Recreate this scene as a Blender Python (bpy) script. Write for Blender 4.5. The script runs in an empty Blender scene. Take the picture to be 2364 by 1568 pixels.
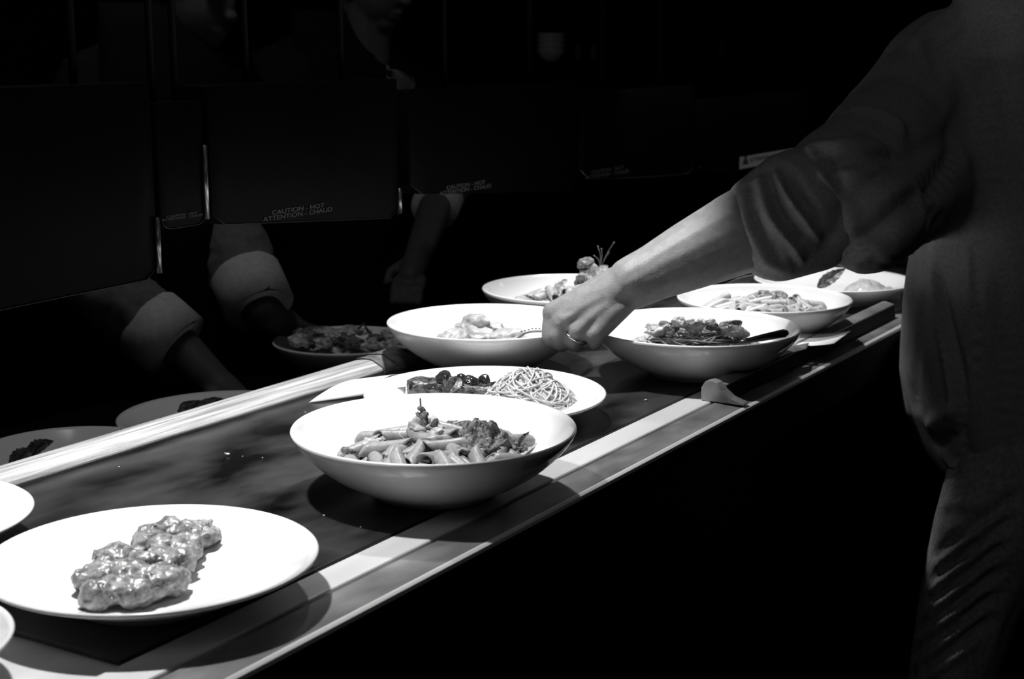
import bpy, bmesh, math, random
from mathutils import Vector, Matrix, noise
from mathutils.bvhtree import BVHTree

S = bpy.context.scene
COL = S.collection
random.seed(11)

# ------------------------------------------------------------------ camera
F, CX, CY = 3500.0, 1182.0, 784.0
PITCH = math.atan(692 / F); YAW = math.radians(31.1)
ZC = 0.92                                   # pass counter height
CAM = Vector((0, 0, ZC + 0.44))
FW = Vector((-math.sin(YAW) * math.cos(PITCH), math.cos(YAW) * math.cos(PITCH), -math.sin(PITCH)))
RT = Vector((math.cos(YAW), math.sin(YAW), 0)); UP = RT.cross(FW)
cam = bpy.data.cameras.new('camera'); co = bpy.data.objects.new('camera', cam); COL.objects.link(co)
cam.sensor_width = 36; cam.lens = 36 * F / 2364; cam.clip_start = 0.05
co.matrix_world = Matrix.Translation(CAM) @ Matrix((RT, UP, -FW)).transposed().to_4x4()
cam.dof.use_dof = True; cam.dof.focus_distance = 1.62; cam.dof.aperture_fstop = 11.0
S.camera = co

# ------------------------------------------------------------------ view, world, lights
vs = S.view_settings
vs.view_transform = 'Standard'; vs.look = 'None'; vs.gamma = 1; vs.use_curve_mapping = False; vs.exposure = 0.0
w = bpy.data.worlds.new('world'); S.world = w; w.use_nodes = True
w.node_tree.nodes['Background'].inputs[0].default_value = (1, 1, 1, 1)
w.node_tree.nodes['Background'].inputs[1].default_value = 0.0016

def aim(o, target):
    o.rotation_euler = (Vector(target) - o.location).to_track_quat('-Z', 'Y').to_euler()
def spot(name, loc, target, power, size, blend=0.6, radius=0.03):
    l = bpy.data.lights.new(name, 'SPOT'); l.energy = power; l.spot_size = math.radians(size)
    l.spot_blend = blend; l.shadow_soft_size = radius
    o = bpy.data.objects.new(name, l); COL.objects.link(o); o.location = loc; aim(o, target); return o
def area(name, loc, target, power, sx, sy):
    l = bpy.data.lights.new(name, 'AREA'); l.shape = 'RECTANGLE'; l.size = sx; l.size_y = sy; l.energy = power
    o = bpy.data.objects.new(name, l); COL.objects.link(o); o.location = loc; aim(o, target); return o
# heat lamps inside the added hood above the pass
for k, (ly, pw) in enumerate([(0.94, 44), (1.58, 40), (2.26, 40)]):
    spot('heat_lamp_light', (-1.00, ly, 1.75), (-0.99, ly, ZC), pw, 92, 1.0, .024)
# added fill lights without a visible source: cooks' side, warmer sticker, person
area('kitchen_fill_light', (-1.50, 1.5, 2.45), (-1.6, 1.7, .9), 3.2, .5, .5)  # added fill for the cooks' side, no lamp visible there
spot('sticker_fill_spot', (-0.1, 4.3, 2.3), (-1.33, 3.0, 1.10), 9, 34, .5, .05)  # added spot that lifts the sticker and the far warmer boxes
area('person_fill_light', (-0.1, 0.5, 2.3), (-0.60, 2.1, 1.0), 1.0, .6, .6)  # added soft fill for the person's clothes

# ------------------------------------------------------------------ materials
MATS = {}
def mat(name, col, rough=.5, metal=0., spec=.5, noise_scale=None, noise_amt=.0, bump=0., bump_scale=80, sss=0., stretch=None, coat=0., contrast=None):
    if name in MATS: return MATS[name]
    m = bpy.data.materials.new(name); m.use_nodes = True; nt = m.node_tree; b = nt.nodes['Principled BSDF']
    c = (col, col, col, 1)
    b.inputs['Base Color'].default_value = c; b.inputs['Roughness'].default_value = rough
    b.inputs['Metallic'].default_value = metal; b.inputs['Specular IOR Level'].default_value = spec
    if coat: b.inputs['Coat Weight'].default_value = coat; b.inputs['Coat Roughness'].default_value = .08
    if sss: b.inputs['Subsurface Weight'].default_value = sss; b.inputs['Subsurface Radius'].default_value = (.006, .006, .006); b.inputs['Subsurface Scale'].default_value = 1
    tc = nt.nodes.new('ShaderNodeTexCoord'); src = tc.outputs['Object']
    if stretch:
        mp = nt.nodes.new('ShaderNodeMapping'); mp.inputs['Scale'].default_value = stretch
        nt.links.new(src, mp.inputs[0]); src = mp.outputs[0]
    if noise_scale:
        n = nt.nodes.new('ShaderNodeTexNoise'); n.inputs['Scale'].default_value = noise_scale; n.inputs['Detail'].default_value = 6
        nt.links.new(src, n.inputs['Vector'])
        r = nt.nodes.new('ShaderNodeValToRGB')
        lo, hi = contrast or (.35, .65)
        r.color_ramp.elements[0].position = lo; r.color_ramp.elements[1].position = hi
        a0 = max(0, col * (1 - noise_amt)); a1 = min(1, col * (1 + noise_amt))
        r.color_ramp.elements[0].color = (a0, a0, a0, 1); r.color_ramp.elements[1].color = (a1, a1, a1, 1)
        nt.links.new(n.outputs['Fac'], r.inputs[0]); nt.links.new(r.outputs[0], b.inputs['Base Color'])
    if bump:
        n2 = nt.nodes.new('ShaderNodeTexNoise'); n2.inputs['Scale'].default_value = bump_scale; n2.inputs['Detail'].default_value = 4
        nt.links.new(src, n2.inputs['Vector'])
        bp = nt.nodes.new('ShaderNodeBump'); bp.inputs['Strength'].default_value = bump; bp.inputs['Distance'].default_value = .002
        nt.links.new(n2.outputs['Fac'], bp.inputs['Height']); nt.links.new(bp.outputs[0], b.inputs['Normal'])
    MATS[name] = m; return m

M_CHINA = mat('white_china', .86, .14, spec=.5, noise_scale=3, noise_amt=.01)
M_STEEL = mat('brushed_steel', .66, .45, .3, noise_scale=4, noise_amt=.06, bump=.05, bump_scale=60, stretch=(8, 2, 8))
M_STEEL2 = mat('dull_steel', .24, .36, .35, noise_scale=6, noise_amt=.45, bump=.1, bump_scale=50, stretch=(4, 1.5, 4))  # greyer, patchy steel; on the edge strip, weaker reflections put into colour
M_EDGE = mat('bright_steel_edge', .9, .3, .2)
M_BAR = mat('worn_bar_metal', .50, .45, .1, noise_scale=9, noise_amt=.45, bump=.3, bump_scale=40, stretch=(26, .8, 26))
M_TAPE = mat('grey_tape', .16, .6, noise_scale=60, noise_amt=.4, bump=.4, bump_scale=150)
M_BLACKTOP = mat('black_glass_top', .030, .30, spec=.35, noise_scale=10, noise_amt=.95, bump=.04, bump_scale=40, contrast=(.36, .74), stretch=(1.6, .8, 1))
M_BLACK = mat('black_lacquer', .004, .5, spec=.06, noise_scale=4, noise_amt=.3)
M_DARKMET = mat('dark_metal', .05, .3, .8)
M_RUBBER = mat('black_rubber', .008, .6, spec=.2)
M_POLISHED = mat('polished_edge', .5, .25, .9)
M_SHIRT = mat('grey_cotton', .34, .8, spec=.2, noise_scale=220, noise_amt=.12, bump=.15, bump_scale=500)
M_TROUS = mat('grey_twill', .30, .85, spec=.15, noise_scale=150, noise_amt=.2, bump=.2, bump_scale=400)
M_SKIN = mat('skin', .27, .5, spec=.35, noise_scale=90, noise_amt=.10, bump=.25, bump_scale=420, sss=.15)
M_COOKSKIN = mat('cook_skin', .06, .6, spec=.2, noise_scale=90, noise_amt=.1)  # skin darkened so the cooks' hands sink into the dim kitchen
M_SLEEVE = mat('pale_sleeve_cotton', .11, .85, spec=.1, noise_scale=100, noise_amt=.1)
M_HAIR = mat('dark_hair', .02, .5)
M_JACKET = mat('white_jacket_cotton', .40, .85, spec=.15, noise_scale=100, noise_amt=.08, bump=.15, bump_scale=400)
M_TUNIC = mat('black_tunic_cotton', .010, .9, spec=.05)
M_APRON = mat('black_apron_cotton', .006, .9, spec=.05)
M_ROOM = mat('dark_kitchen_paint', .012, .8, spec=.1, noise_scale=3, noise_amt=.3)
M_FLOOR = mat('dark_floor_tile', .010, .6, spec=.1, noise_scale=5, noise_amt=.3)
M_PAPER = mat('white_paper', .85, .8, spec=.1, noise_scale=30, noise_amt=.03)
M_PRINT = mat('grey_print', .20, .8, spec=.1)
M_STICK = mat('sticker_paper', .85, .7, spec=.2)
M_INK = mat('black_ink', .01, .7)
M_RING = mat('polished_ring', .95, .12, 1.)
M_PASTA = mat('penne_pasta', .27, .38, spec=.4, noise_scale=120, noise_amt=.15, bump=.15, bump_scale=300, sss=.1)
M_PASTA2 = mat('pale_penne_pasta', .45, .4, spec=.4, noise_scale=120, noise_amt=.15, bump=.15, bump_scale=300)
M_SPAG = mat('spaghetti_strands', .55, .4, spec=.4, noise_scale=90, noise_amt=.18)
M_MINCE = mat('minced_meat', .11, .5, spec=.4, noise_scale=160, noise_amt=.75, bump=.9, bump_scale=300)
M_MINCE2 = mat('pale_minced_meat', .24, .5, spec=.4, noise_scale=160, noise_amt=.5, bump=.9, bump_scale=300)
M_CHEESE = mat('grated_cheese', .42, .6, noise_scale=200, noise_amt=.3, bump=.6, bump_scale=300)
M_CUTLET = mat('glazed_crumb_crust', .25, .22, spec=.7, noise_scale=95, noise_amt=.62, bump=.8, bump_scale=190, contrast=(.3, .62))
M_STEAK = mat('grilled_meat', .08, .3, spec=.6, noise_scale=110, noise_amt=.9, bump=.8, bump_scale=220)
M_DARKVEG = mat('dark_glossy_vegetable', .035, .10, spec=.8, noise_scale=60, noise_amt=.6)
M_LEAF = mat('dark_leaf', .06, .35, spec=.5, noise_scale=140, noise_amt=.9, bump=.6, bump_scale=200)
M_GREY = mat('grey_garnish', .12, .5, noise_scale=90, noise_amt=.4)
M_PALE = mat('creamy_dumpling', .46, .3, spec=.5, noise_scale=60, noise_amt=.16, bump=.4, bump_scale=120)
M_CHUNK = mat('pale_seafood', .46, .3, spec=.5, noise_scale=90, noise_amt=.4, bump=.5, bump_scale=160)
M_PLASTIC = mat('black_handle', .012, .25, spec=.6)

# ------------------------------------------------------------------ helpers
def ray(u, v): return FW + RT * ((u - CX) / F) + UP * ((CY - v) / F)
def onz(u, v, z):                      # the point of height z seen at photo pixel (u, v)
    d = ray(u, v); return CAM + d * ((z - CAM.z) / d.z)
def onx(u, v, x):
    d = ray(u, v); return CAM + d * ((x - CAM.x) / d.x)
def dep(u, v, w_): return CAM + ray(u, v) * w_
def depth(p): return (Vector(p) - CAM).dot(FW)

def link_mesh(name, me, m=None, parent=None, smooth=True):
    o = bpy.data.objects.new(name, me); COL.objects.link(o)
    if m:
        for mm in (m if isinstance(m, (list, tuple)) else [m]): me.materials.append(mm)
    if smooth:
        me.polygons.foreach_set('use_smooth', [True] * len(me.polygons))
    if parent: o.parent = parent
    return o
def from_bm(name, bm, m=None, parent=None, smooth=True, bevel=0, seg=2):
    bmesh.ops.recalc_face_normals(bm, faces=bm.faces)
    me = bpy.data.meshes.new(name); bm.to_mesh(me); bm.free()
    o = link_mesh(name, me, m, parent, smooth)
    if bevel:
        md = o.modifiers.new('bevel', 'BEVEL'); md.width = bevel; md.segments = seg; md.limit_method = 'ANGLE'
    return o
def tag(o, label=None, cat=None, group=None, kind=None):
    if label: o['label'] = label
    if cat: o['category'] = cat
    if group: o['group'] = group
    if kind: o['kind'] = kind
    return o
def thing(name, label, cat, loc=(0, 0, 0), rz=0, group=None, kind=None):
    o = bpy.data.objects.new(name, None); COL.objects.link(o); o.location = loc; o.rotation_euler = (0, 0, rz)
    return tag(o, label, cat, group, kind)
def add_box(bm, lo, hi, mtx=None):
    vs_ = [bm.verts.new((x, y, z)) for x in (lo[0], hi[0]) for y in (lo[1], hi[1]) for z in (lo[2], hi[2])]
    for f in ((0, 1, 3, 2), (4, 6, 7, 5), (0, 4, 5, 1), (2, 3, 7, 6), (0, 2, 6, 4), (1, 5, 7, 3)):
        bm.faces.new([vs_[i] for i in f])
    if mtx: bmesh.ops.transform(bm, matrix=mtx, verts=vs_)
    return vs_
def box(name, lo, hi, m, parent=None, bevel=.002, rz=None):
    bm = bmesh.new(); add_box(bm, lo, hi); o = from_bm(name, bm, m, parent, smooth=False, bevel=bevel); return o
def add_lathe(bm, prof, seg=64, closed=False, wob=None):
    rings = []
    for (r, z) in prof:
        if r < 1e-6: rings.append([bm.verts.new((0, 0, z))]); continue
        rings.append([bm.verts.new((r * math.cos(2 * math.pi * k / seg), r * math.sin(2 * math.pi * k / seg), z)) for k in range(seg)])
    for a, b in zip(rings, rings[1:]):
        for k in range(seg):
            k2 = (k + 1) % seg
            if len(a) == 1 and len(b) == 1: continue
            if len(a) == 1: bm.faces.new((a[0], b[k], b[k2]))
            elif len(b) == 1: bm.faces.new((a[k], b[0], a[k2]))
            else: bm.faces.new((a[k], b[k], b[k2], a[k2]))
def spline(pts, n):                    # Catmull-Rom through points
    pts = [Vector(p) for p in pts]
    P = [pts[0] * 2 - pts[1]] + pts + [pts[-1] * 2 - pts[-2]]
    out = []
    for i in range(1, len(P) - 2):
        for k in range(n):
            t = k / n
            a, b, c, d = P[i - 1], P[i], P[i + 1], P[i + 2]
            out.append(.5 * ((2 * b) + (c - a) * t + (2 * a - 5 * b + 4 * c - d) * t * t + (3 * b - a - 3 * c + d) * t ** 3))
    out.append(P[-2].copy()); return out
def add_tube(bm, pts, rad, seg=8, caps=True, flat=1.0, upv=(0, 0, 1)):
    n = len(pts); rings = []
    prev = None
    for i, p in enumerate(pts):
        t = (pts[min(i + 1, n - 1)] - pts[max(i - 1, 0)])
        if t.length < 1e-9: t = Vector((1, 0, 0))
        t.normalize()
        if prev is None:
            u_ = Vector(upv); u_ = u_ - t * u_.dot(t)
            if u_.length < 1e-3: u_ = Vector((1, 0, 0)) - t * t.x
        else: u_ = prev - t * prev.dot(t)
        u_.normalize(); prev = u_; v_ = t.cross(u_)
        r = rad[i] if isinstance(rad, (list, tuple)) else rad
        rings.append([bm.verts.new(p + u_ * (r * flat * math.cos(2 * math.pi * k / seg)) + v_ * (r * math.sin(2 * math.pi * k / seg))) for k in range(seg)])
    for a, b in zip(rings, rings[1:]):
        for k in range(seg): bm.faces.new((a[k], a[(k + 1) % seg], b[(k + 1) % seg], b[k]))
    if caps:
        bm.faces.new(rings[0][::-1]); bm.faces.new(rings[-1])
def add_ico(bm, c, r, sub=3, scale=(1, 1, 1), rot=None):
    mtx = Matrix.Translation(c) @ (rot or Matrix()) @ Matrix.Diagonal((*scale, 1))
    return bmesh.ops.create_icosphere(bm, subdivisions=sub, radius=r, matrix=mtx)['verts']
def fbm(p, sc, oc=4):
    return noise.fractal(Vector(p) * sc, .9, 2.1, oc)
def capsule(bm, a, b, ra, rb, seg=16):
    a = Vector(a); b = Vector(b); t = (b - a); L = t.length
    n = 5; pts = []; rad = []
    d = t.normalized() if L > 1e-6 else Vector((0, 0, 1))
    for k in range(n + 1):
        th = math.pi / 2 * (1 - k / n); pts.append(a - d * ra * math.sin(th)); rad.append(max(ra * math.cos(th), ra * .05))
    for k in range(n + 1):
        th = math.pi / 2 * (k / n); pts.append(b + d * rb * math.sin(th)); rad.append(max(rb * math.cos(th), rb * .05))
    add_tube(bm, pts, rad, seg)
def remeshed(bm, voxel, smooth_it=6, fac=.5):     # melts overlapping volumes into one continuous surface
    me = bpy.data.meshes.new('tmp'); bmesh.ops.recalc_face_normals(bm, faces=bm.faces); bm.to_mesh(me); bm.free()
    o = bpy.data.objects.new('tmp', me); COL.objects.link(o)
    r = o.modifiers.new('r', 'REMESH'); r.mode = 'VOXEL'; r.voxel_size = voxel
    if smooth_it:
        s = o.modifiers.new('s', 'SMOOTH'); s.factor = fac; s.iterations = smooth_it
    dg = bpy.context.evaluated_depsgraph_get(); dg.update()
    out = bpy.data.meshes.new_from_object(o.evaluated_get(dg)); bpy.data.objects.remove(o); bpy.data.meshes.remove(me)
    return out
def copy_thing(root, loc=None, rot=None, **kw):
    r = root.copy(); COL.objects.link(r)
    if loc is not None: r.location = loc
    if rot is not None: r.rotation_euler = rot
    for k, v_ in kw.items(): r[k] = v_
    for ch in root.children:
        c = ch.copy(); COL.objects.link(c); c.parent = r
    return r

# ------------------------------------------------------------------ room shell
def struct(name, lo, hi, m):
    o = box(name, lo, hi, m, bevel=0); o['kind'] = 'structure'; return o
struct('floor', (-4.2, -1.2, -.05), (2.2, 8.2, 0), M_FLOOR)
struct('ceiling', (-4.2, -1.2, 2.8), (2.2, 8.2, 2.85), M_ROOM)
struct('wall_left', (-4.25, -1.2, 0), (-4.2, 8.2, 2.8), M_ROOM)
struct('wall_back', (-4.2, 8.2, 0), (2.2, 8.25, 2.8), M_ROOM)
struct('wall_right', (2.2, -1.2, 0), (2.25, 8.2, 2.8), M_ROOM)
struct('wall_front', (-4.2, -1.25, 0), (2.2, -1.2, 2.8), M_ROOM)

# ------------------------------------------------------------------ pass counter
XF, XE = -.772, -.690                       # front of black panel, outer front edge
pc = thing('pass_counter', 'long black topped serving pass with a steel front edge', 'counter')
box('steel_deck', (-1.245, -.6, .892), (XF + .0, 1.68, .915), M_STEEL, pc)
box('dark_deck', (-1.245, 1.6805, .892), (XF + .0, 4.2, .915), M_BLACK, pc)
bm = bmesh.new(); prof = [(-1.168, .9152), (-1.168, .9195), (XF - .004, .9195), (XF - .002, .9152)]
add_box(bm, (-1.19, .735, .9152), (XF - .0015, 4.1, .9200)); o = from_bm('black_top', bm, M_BLACKTOP, pc, False, .0012)
tag(o, 'black glossy inset top')
bm = bmesh.new()
def extr(bm, prof, y0, y1, n=1):
    ra = [[bm.verts.new((x, y0 + (y1 - y0) * i / n, z)) for x, z in prof] for i in range(n + 1)]
    for a, b in zip(ra, ra[1:]):
        for k in range(len(prof)):
            k2 = (k + 1) % len(prof); bm.faces.new((a[k], a[k2], b[k2], b[k]))
    bm.faces.new(ra[0]); bm.faces.new(ra[-1][::-1])
extr(bm, [(XF, .892), (XF, .9178), (-.7385, .9178), (-.7370, .9165), (-.7370, .892)], -.6, 4.2)
from_bm('bright_front_strip', bm, M_STEEL, pc, False, .0006)
bm = bmesh.new()
extr(bm, [(-.7365, .892), (-.7365, .9140), (-.7330, .9140), (-.7320, .9172), (-.6965, .9150), (-.6965, .892)], -.6, 4.2)
tag(from_bm('outer_front_strip', bm, M_STEEL2, pc, False, .0005), 'outer strip of the counter edge, painted greyer for its weaker reflections')
bm = bmesh.new()
extr(bm, [(-.6964, .9095), (-.6964, .9152), (-.6935, .9156), (XE, .9140), (XE, .9095)], -.6, 4.2)
from_bm('edge_lip', bm, M_EDGE, pc, False, .0008)
box('front_panel', (-.78, -.6, .0), (-.765, 4.2, .892), M_BLACK, pc, 0)
box('under_rail', (-.765, -.6, .85), (-.691, 4.2, .8905), M_BLACK, pc, .002)
box('lip_shade_face', (-.6964, -.6, .8906), (-.6905, 4.2, .9094), M_BLACK, pc, 0)  # black face that puts the shade under the lip into colour
box('back_panel', (-1.245, -.6, .0), (-1.235, 4.2, .891), M_BLACK, pc, 0)

# kitchen-side ledge, lower than the pass
ZK = .805
kl = thing('prep_ledge', 'dark lower ledge behind the pass on the cooks side', 'counter')
box('ledge_top', (-1.735, -.6, ZK - .03), (-1.247, 4.2, ZK), M_BLACK, kl, .003)
box('ledge_front', (-1.735, -.6, 0), (-1.715, 4.2, ZK - .03), M_BLACK, kl, 0)

# worn round-topped bar along the kitchen edge
rb = thing('edge_bar', 'pale streaked rounded metal bar along the back edge of the black counter', 'rail')
bm = bmesh.new()
n = 40; pts = []; rad = []
Y0, Y1 = -.4, 1.655
rings = []
for i in range(n + 1):
    t = i / n; y = Y0 + (Y1 - Y0) * t
    wd = .0245 + .004 * max(0, (y - .9) / .8)
    ring = []
    for k in range(15):
        th = math.pi * k / 14
        ring.append(bm.verts.new((-1.203 + math.cos(th) * wd, y, .9203 + .016 * math.sin(th) ** .75)))
    rings.append(ring)
for a, b in zip(rings, rings[1:]):
    for k in range(14): bm.faces.new((a[k], a[k + 1], b[k + 1], b[k]))
    bm.faces.new((a[14], a[0], b[0], b[14]))
bm.faces.new(rings[0]); bm.faces.new(rings[-1][::-1])
from_bm('bar', bm, M_BAR, rb)
for (ya, yb, ex) in ((1.612, 1.652, .0018), (1.640, 1.690, .0034)):
    bm = bmesh.new(); rings = []
    for i in range(7):
        y = ya + (yb - ya) * i / 6; ring = []
        for k in range(21):
            th = math.pi * k / 20
            e = ex + .0007 * noise.noise(Vector((y * 90, k * .5, ex * 900)))
            ring.append(bm.verts.new((-1.203 + math.cos(th) * (.0277 + e), y + .002 * math.sin(k * .9), .9203 + (.016 + e) * math.sin(th) ** .75)))
        rings.append(ring)
    for a, b in zip(rings, rings[1:]):
        for k in range(20): bm.faces.new((a[k], a[k + 1], b[k + 1], b[k]))
    if ex > .003: bm.faces.new(rings[-1][::-1])
    tag(from_bm('tape_wrap', bm, M_TAPE, rb), 'dark grey tape wound round the bar end')

# added unseen hood (open below) that trims the lamp light to the pass
hd_ = thing('added_lamp_hood', 'added unseen black hood that trims the lamp light over the pass', 'hood')
box('front_skirt', (-.905, .2, 1.50), (-.900, 3.2, 1.82), M_BLACK, hd_, 0)
box('back_skirt', (-1.080, .2, 1.50), (-1.075, 3.2, 1.82), M_BLACK, hd_, 0)
box('hood_top', (-1.080, .2, 1.8201), (-.900, 3.2, 1.826), M_BLACK, hd_, 0)
for yy in (.5, 2.9): box('hanger', (-1.0, yy, 1.8261), (-.98, yy + .02, 2.8), M_BLACK, hd_, 0)

# order rail on the front edge
tr = thing('order_rail', 'slim metal ticket rail with a flared end cap on the front edge', 'rail')
bm = bmesh.new(); extr(bm, [(-.747, .9182), (-.747, .936), (-.742, .9415), (-.736, .9425), (-.722, .9385), (-.722, .936), (-.727, .934), (-.727, .9182)], 1.716, 2.40, 1)
from_bm('rail_body', bm, M_STEEL2, tr, True, .0008)
bm = bmesh.new(); extr(bm, [(-.7268, .9182), (-.7268, .934), (-.7215, .936), (-.7190, .9182)], 1.717, 2.399, 1)
tag(from_bm('grip_strip', bm, M_RUBBER, tr, False), 'black gripping strip')
bm = bmesh.new()
cap = [(-.750, .9182), (-.7505, .934), (-.745, .943), (-.737, .9455), (-.729, .9425), (-.721, .9335), (-.710, .9255), (-.694, .9205), (-.692, .9182)]
extr(bm, cap, 1.700, 1.7165, 2)
from_bm('end_cap', bm, M_STEEL2, tr, False, .0012)
sc = onz(1978, 786, .9172); bm = bmesh.new()
add_lathe(bm, [(0, .003), (.002, .0028), (.0042, .0015), (.0045, 0)], 20); o = from_bm('screw', bm, M_POLISHED, tr); o.location = (sc.x, sc.y, .9165)

# ------------------------------------------------------------------ dishes
def bowl_profile(R, H, foot=.055, t=.0038):
    out = [(0, .0035), (foot - .006, .0035), (foot - .004, 0), (foot, 0), (foot + .003, .005)]
    inn = []
    for k in range(1, 13):
        s = k / 12; r = foot + .003 + (R - foot - .003) * (1 - (1 - s) ** 1.35); z = .005 + (H - .005) * (s ** 1.28)
        out.append((r, z))
    for (r, z) in out[:4:-1]:
        inn.append((r - t * .75, z + t * (.3 if z > H - .001 else .75)))
    inn.append((foot * .8, .0085)); inn.append((0, .008))
    out.append((R - .0012, H + .0018))
    return out + inn
def plate_profile(R, H, foot, t=.0035):
    out = [(0, .0045), (foot - .006, .0045), (foot - .004, 0), (foot, 0), (foot + .003, .006)]
    for k in range(1, 11):
        s = k / 10; out.append((foot + .003 + (R - foot - .003) * s, .006 + (H - .006) * (s ** 1.12)))
    inn = [(r - .001, z + t) for (r, z) in out[:5:-1]] + [(foot * .9, .0102), (0, .0095)]
    out.append((R + .0012, H + t * .55))
    return out + inn
def inner_z(R, H, foot, r):             # height of a bowl's inner surface at radius r
    pr = bowl_profile(R, H, foot)[18:]
    pr = sorted(pr)
    for (a, za), (b, zb) in zip(pr, pr[1:]):
        if a <= r <= b: return za + (zb - za) * (r - a) / max(1e-6, b - a)
    return pr[-1][1] if r > pr[-1][0] else pr[0][1]
def make_plate(name, R, H, loc, label, group, mtl=None, foot=None, cat='bowl'):
    t = thing(name, label, cat, loc, 0, group)
    bm = bmesh.new(); add_lathe(bm, plate_profile(R, H, foot) if cat == 'plate' else bowl_profile(R, H, foot or R * .42), 96)
    o = from_bm('dish', bm, mtl or M_CHINA, t); return t
def at_rim(u, v, H, base=ZC): p = onz(u, v, base + H); return Vector((p.x, p.y, base + .0002))

B1 = at_rim(1002, 987, .066); B3 = at_rim(1122, 743, .064); B4 = at_rim(1605, 755, .064)
B5 = at_rim(1320, 666, .066); B6 = at_rim(1764, 689, .060)
PA = at_rim(352, 1288, .032); P2 = at_rim(1120, 910, .030); P7 = at_rim(1925, 648, .034)
PB = at_rim(-250, 1200, .030); PCc = at_rim(-322, 1480, .034)
make_plate('pasta_bowl', .1405, .066, B1, 'large white bowl of penne and minced meat, nearest bowl on the pass', 'white pasta bowls')
make_plate('pasta_bowl', .1350, .064, B3, 'white bowl of creamy dumplings whose rim the hand grips', 'white pasta bowls')
make_plate('pasta_bowl', .1400, .064, B4, 'white bowl of noodles and seafood with a dark handled utensil on its rim', 'white pasta bowls')
make_plate('pasta_bowl', .1380, .066, B5, 'white bowl with tall herb garnish, furthest back behind the forearm', 'white pasta bowls')
make_plate('pasta_bowl', .1300, .060, B6, 'white bowl of pale penne between the noodle bowl and the leaf plate', 'white pasta bowls')
make_plate('dinner_plate', .1320, .032, PA, 'white shallow plate with a glazed cutlet in the lower left foreground', 'white dinner plates', foot=.066, cat='plate')
make_plate('dinner_plate', .1420, .030, P2, 'white plate of dark grilled meat and spaghetti behind the nearest bowl', 'white dinner plates', foot=.066, cat='plate')
make_plate('dinner_plate', .1350, .034, P7, 'white plate with a dark leaf under the rolled sleeve by the torso', 'white dinner plates', foot=.078, cat='plate')
make_plate('dinner_plate', .1180, .032, PB, 'empty white plate cut by the left picture edge, above the cutlet plate', 'white dinner plates', foot=.066, cat='plate')
make_plate('dinner_plate', .1000, .032, (PCc.x, PCc.y, .9184), 'white plate at the lower left corner in front of the cutlet plate', 'white dinner plates', foot=.066, cat='plate')
D0 = at_rim(160, 1044, .030, ZK); D1 = at_rim(520, 962, .030, ZK); D2 = at_rim(800, 786, .055, ZK)
make_plate('dinner_plate', .122, .030, D0, 'dim plate on the ledge behind the bar at the left picture edge', 'dim plates behind the bar', foot=.078, cat='plate')
make_plate('dinner_plate', .150, .030, D1, 'dim plate with a dark cut of meat behind the middle of the bar', 'dim plates behind the bar', foot=.078, cat='plate')
make_plate('pasta_bowl', .125, .055, D2, 'dim bowl of chunky pasta on the ledge beyond the taped bar end', 'dim plates behind the bar')

# ------------------------------------------------------------------ food helpers
def lump(name, c, r, scale, m, label=None, cat=None, group=None, parent=None, amp=.25, sc=40, sub=4, rz=0, kind=None, oc=4, rx=0):
    bm = bmesh.new(); vs_ = add_ico(bm, (0, 0, 0), r, sub, (1, 1, 1))
    off = Vector((random.random() * 9, random.random() * 9, random.random() * 9))
    for v_ in vs_:
        d = v_.co.normalized(); v_.co += d * r * amp * fbm(v_.co + off, sc, oc)
        v_.co = Vector((v_.co.x * scale[0], v_.co.y * scale[1], v_.co.z * scale[2]))
    o = from_bm(name, bm, m, parent); o.location = c; o.rotation_euler = (rx, 0, rz)
    if label: tag(o, label, cat, group, kind)
    return o
def mound(name, c, R, H, m, label, cat, amp=.006, sc=90, kind='stuff', seg=110, z0=.0, sx=1, rz=0, power=2.0, dish=None):
    """a heap: a height field on a disc, sunk into the dish curve, closed underneath"""
    bm = bmesh.new(); rings = []; nr = 34
    off = random.random() * 20
    for i in range(nr + 1):
        f = i / nr; r = R * f; ring = []
        for k in range(seg):
            th = 2 * math.pi * k / seg
            rr = r * (1 + .10 * f * noise.noise(Vector((math.cos(th) * 1.6, math.sin(th) * 1.6, off))))
            x = rr * math.cos(th) * sx; y = rr * math.sin(th)
            h = H * max(0, (1 - f ** power))
            h += amp * (fbm((x, y, off), sc, 5)) * (1 - f ** 6) + amp * .6 * noise.noise(Vector((x * sc * .35, y * sc * .35, off)))
            zz = z0 + max(h, 0)
            if dish: zz = max(zz, inner_z(*dish, math.hypot(x, y)) + .0008)
            ring.append(bm.verts.new((x, y, zz)))
        rings.append(ring)
    cvert = bm.verts.new((0, 0, rings[1][0].co.z))
    for k in range(seg): bm.faces.new((cvert, rings[1][k], rings[1][(k + 1) % seg]))
    for v_ in rings[0]: bm.verts.remove(v_)
    for a, b in zip(rings[1:], rings[2:]):
        for k in range(seg): bm.faces.new((a[k], b[k], b[(k + 1) % seg], a[(k + 1) % seg]))
    und = [bm.verts.new((v_.co.x * .45, v_.co.y * .45, inner_z(*dish, math.hypot(v_.co.x, v_.co.y) * .45) + .001 if dish else z0 + .0003)) for v_ in rings[-1]]
    for k in range(seg): bm.faces.new((rings[-1][k], und[k], und[(k + 1) % seg], rings[-1][(k + 1) % seg]))
    bm.faces.new(und)
    o = from_bm(name, bm, m); o.location = c; o.rotation_euler = (0, 0, rz)
    return tag(o, label, cat, None, kind)

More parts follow.
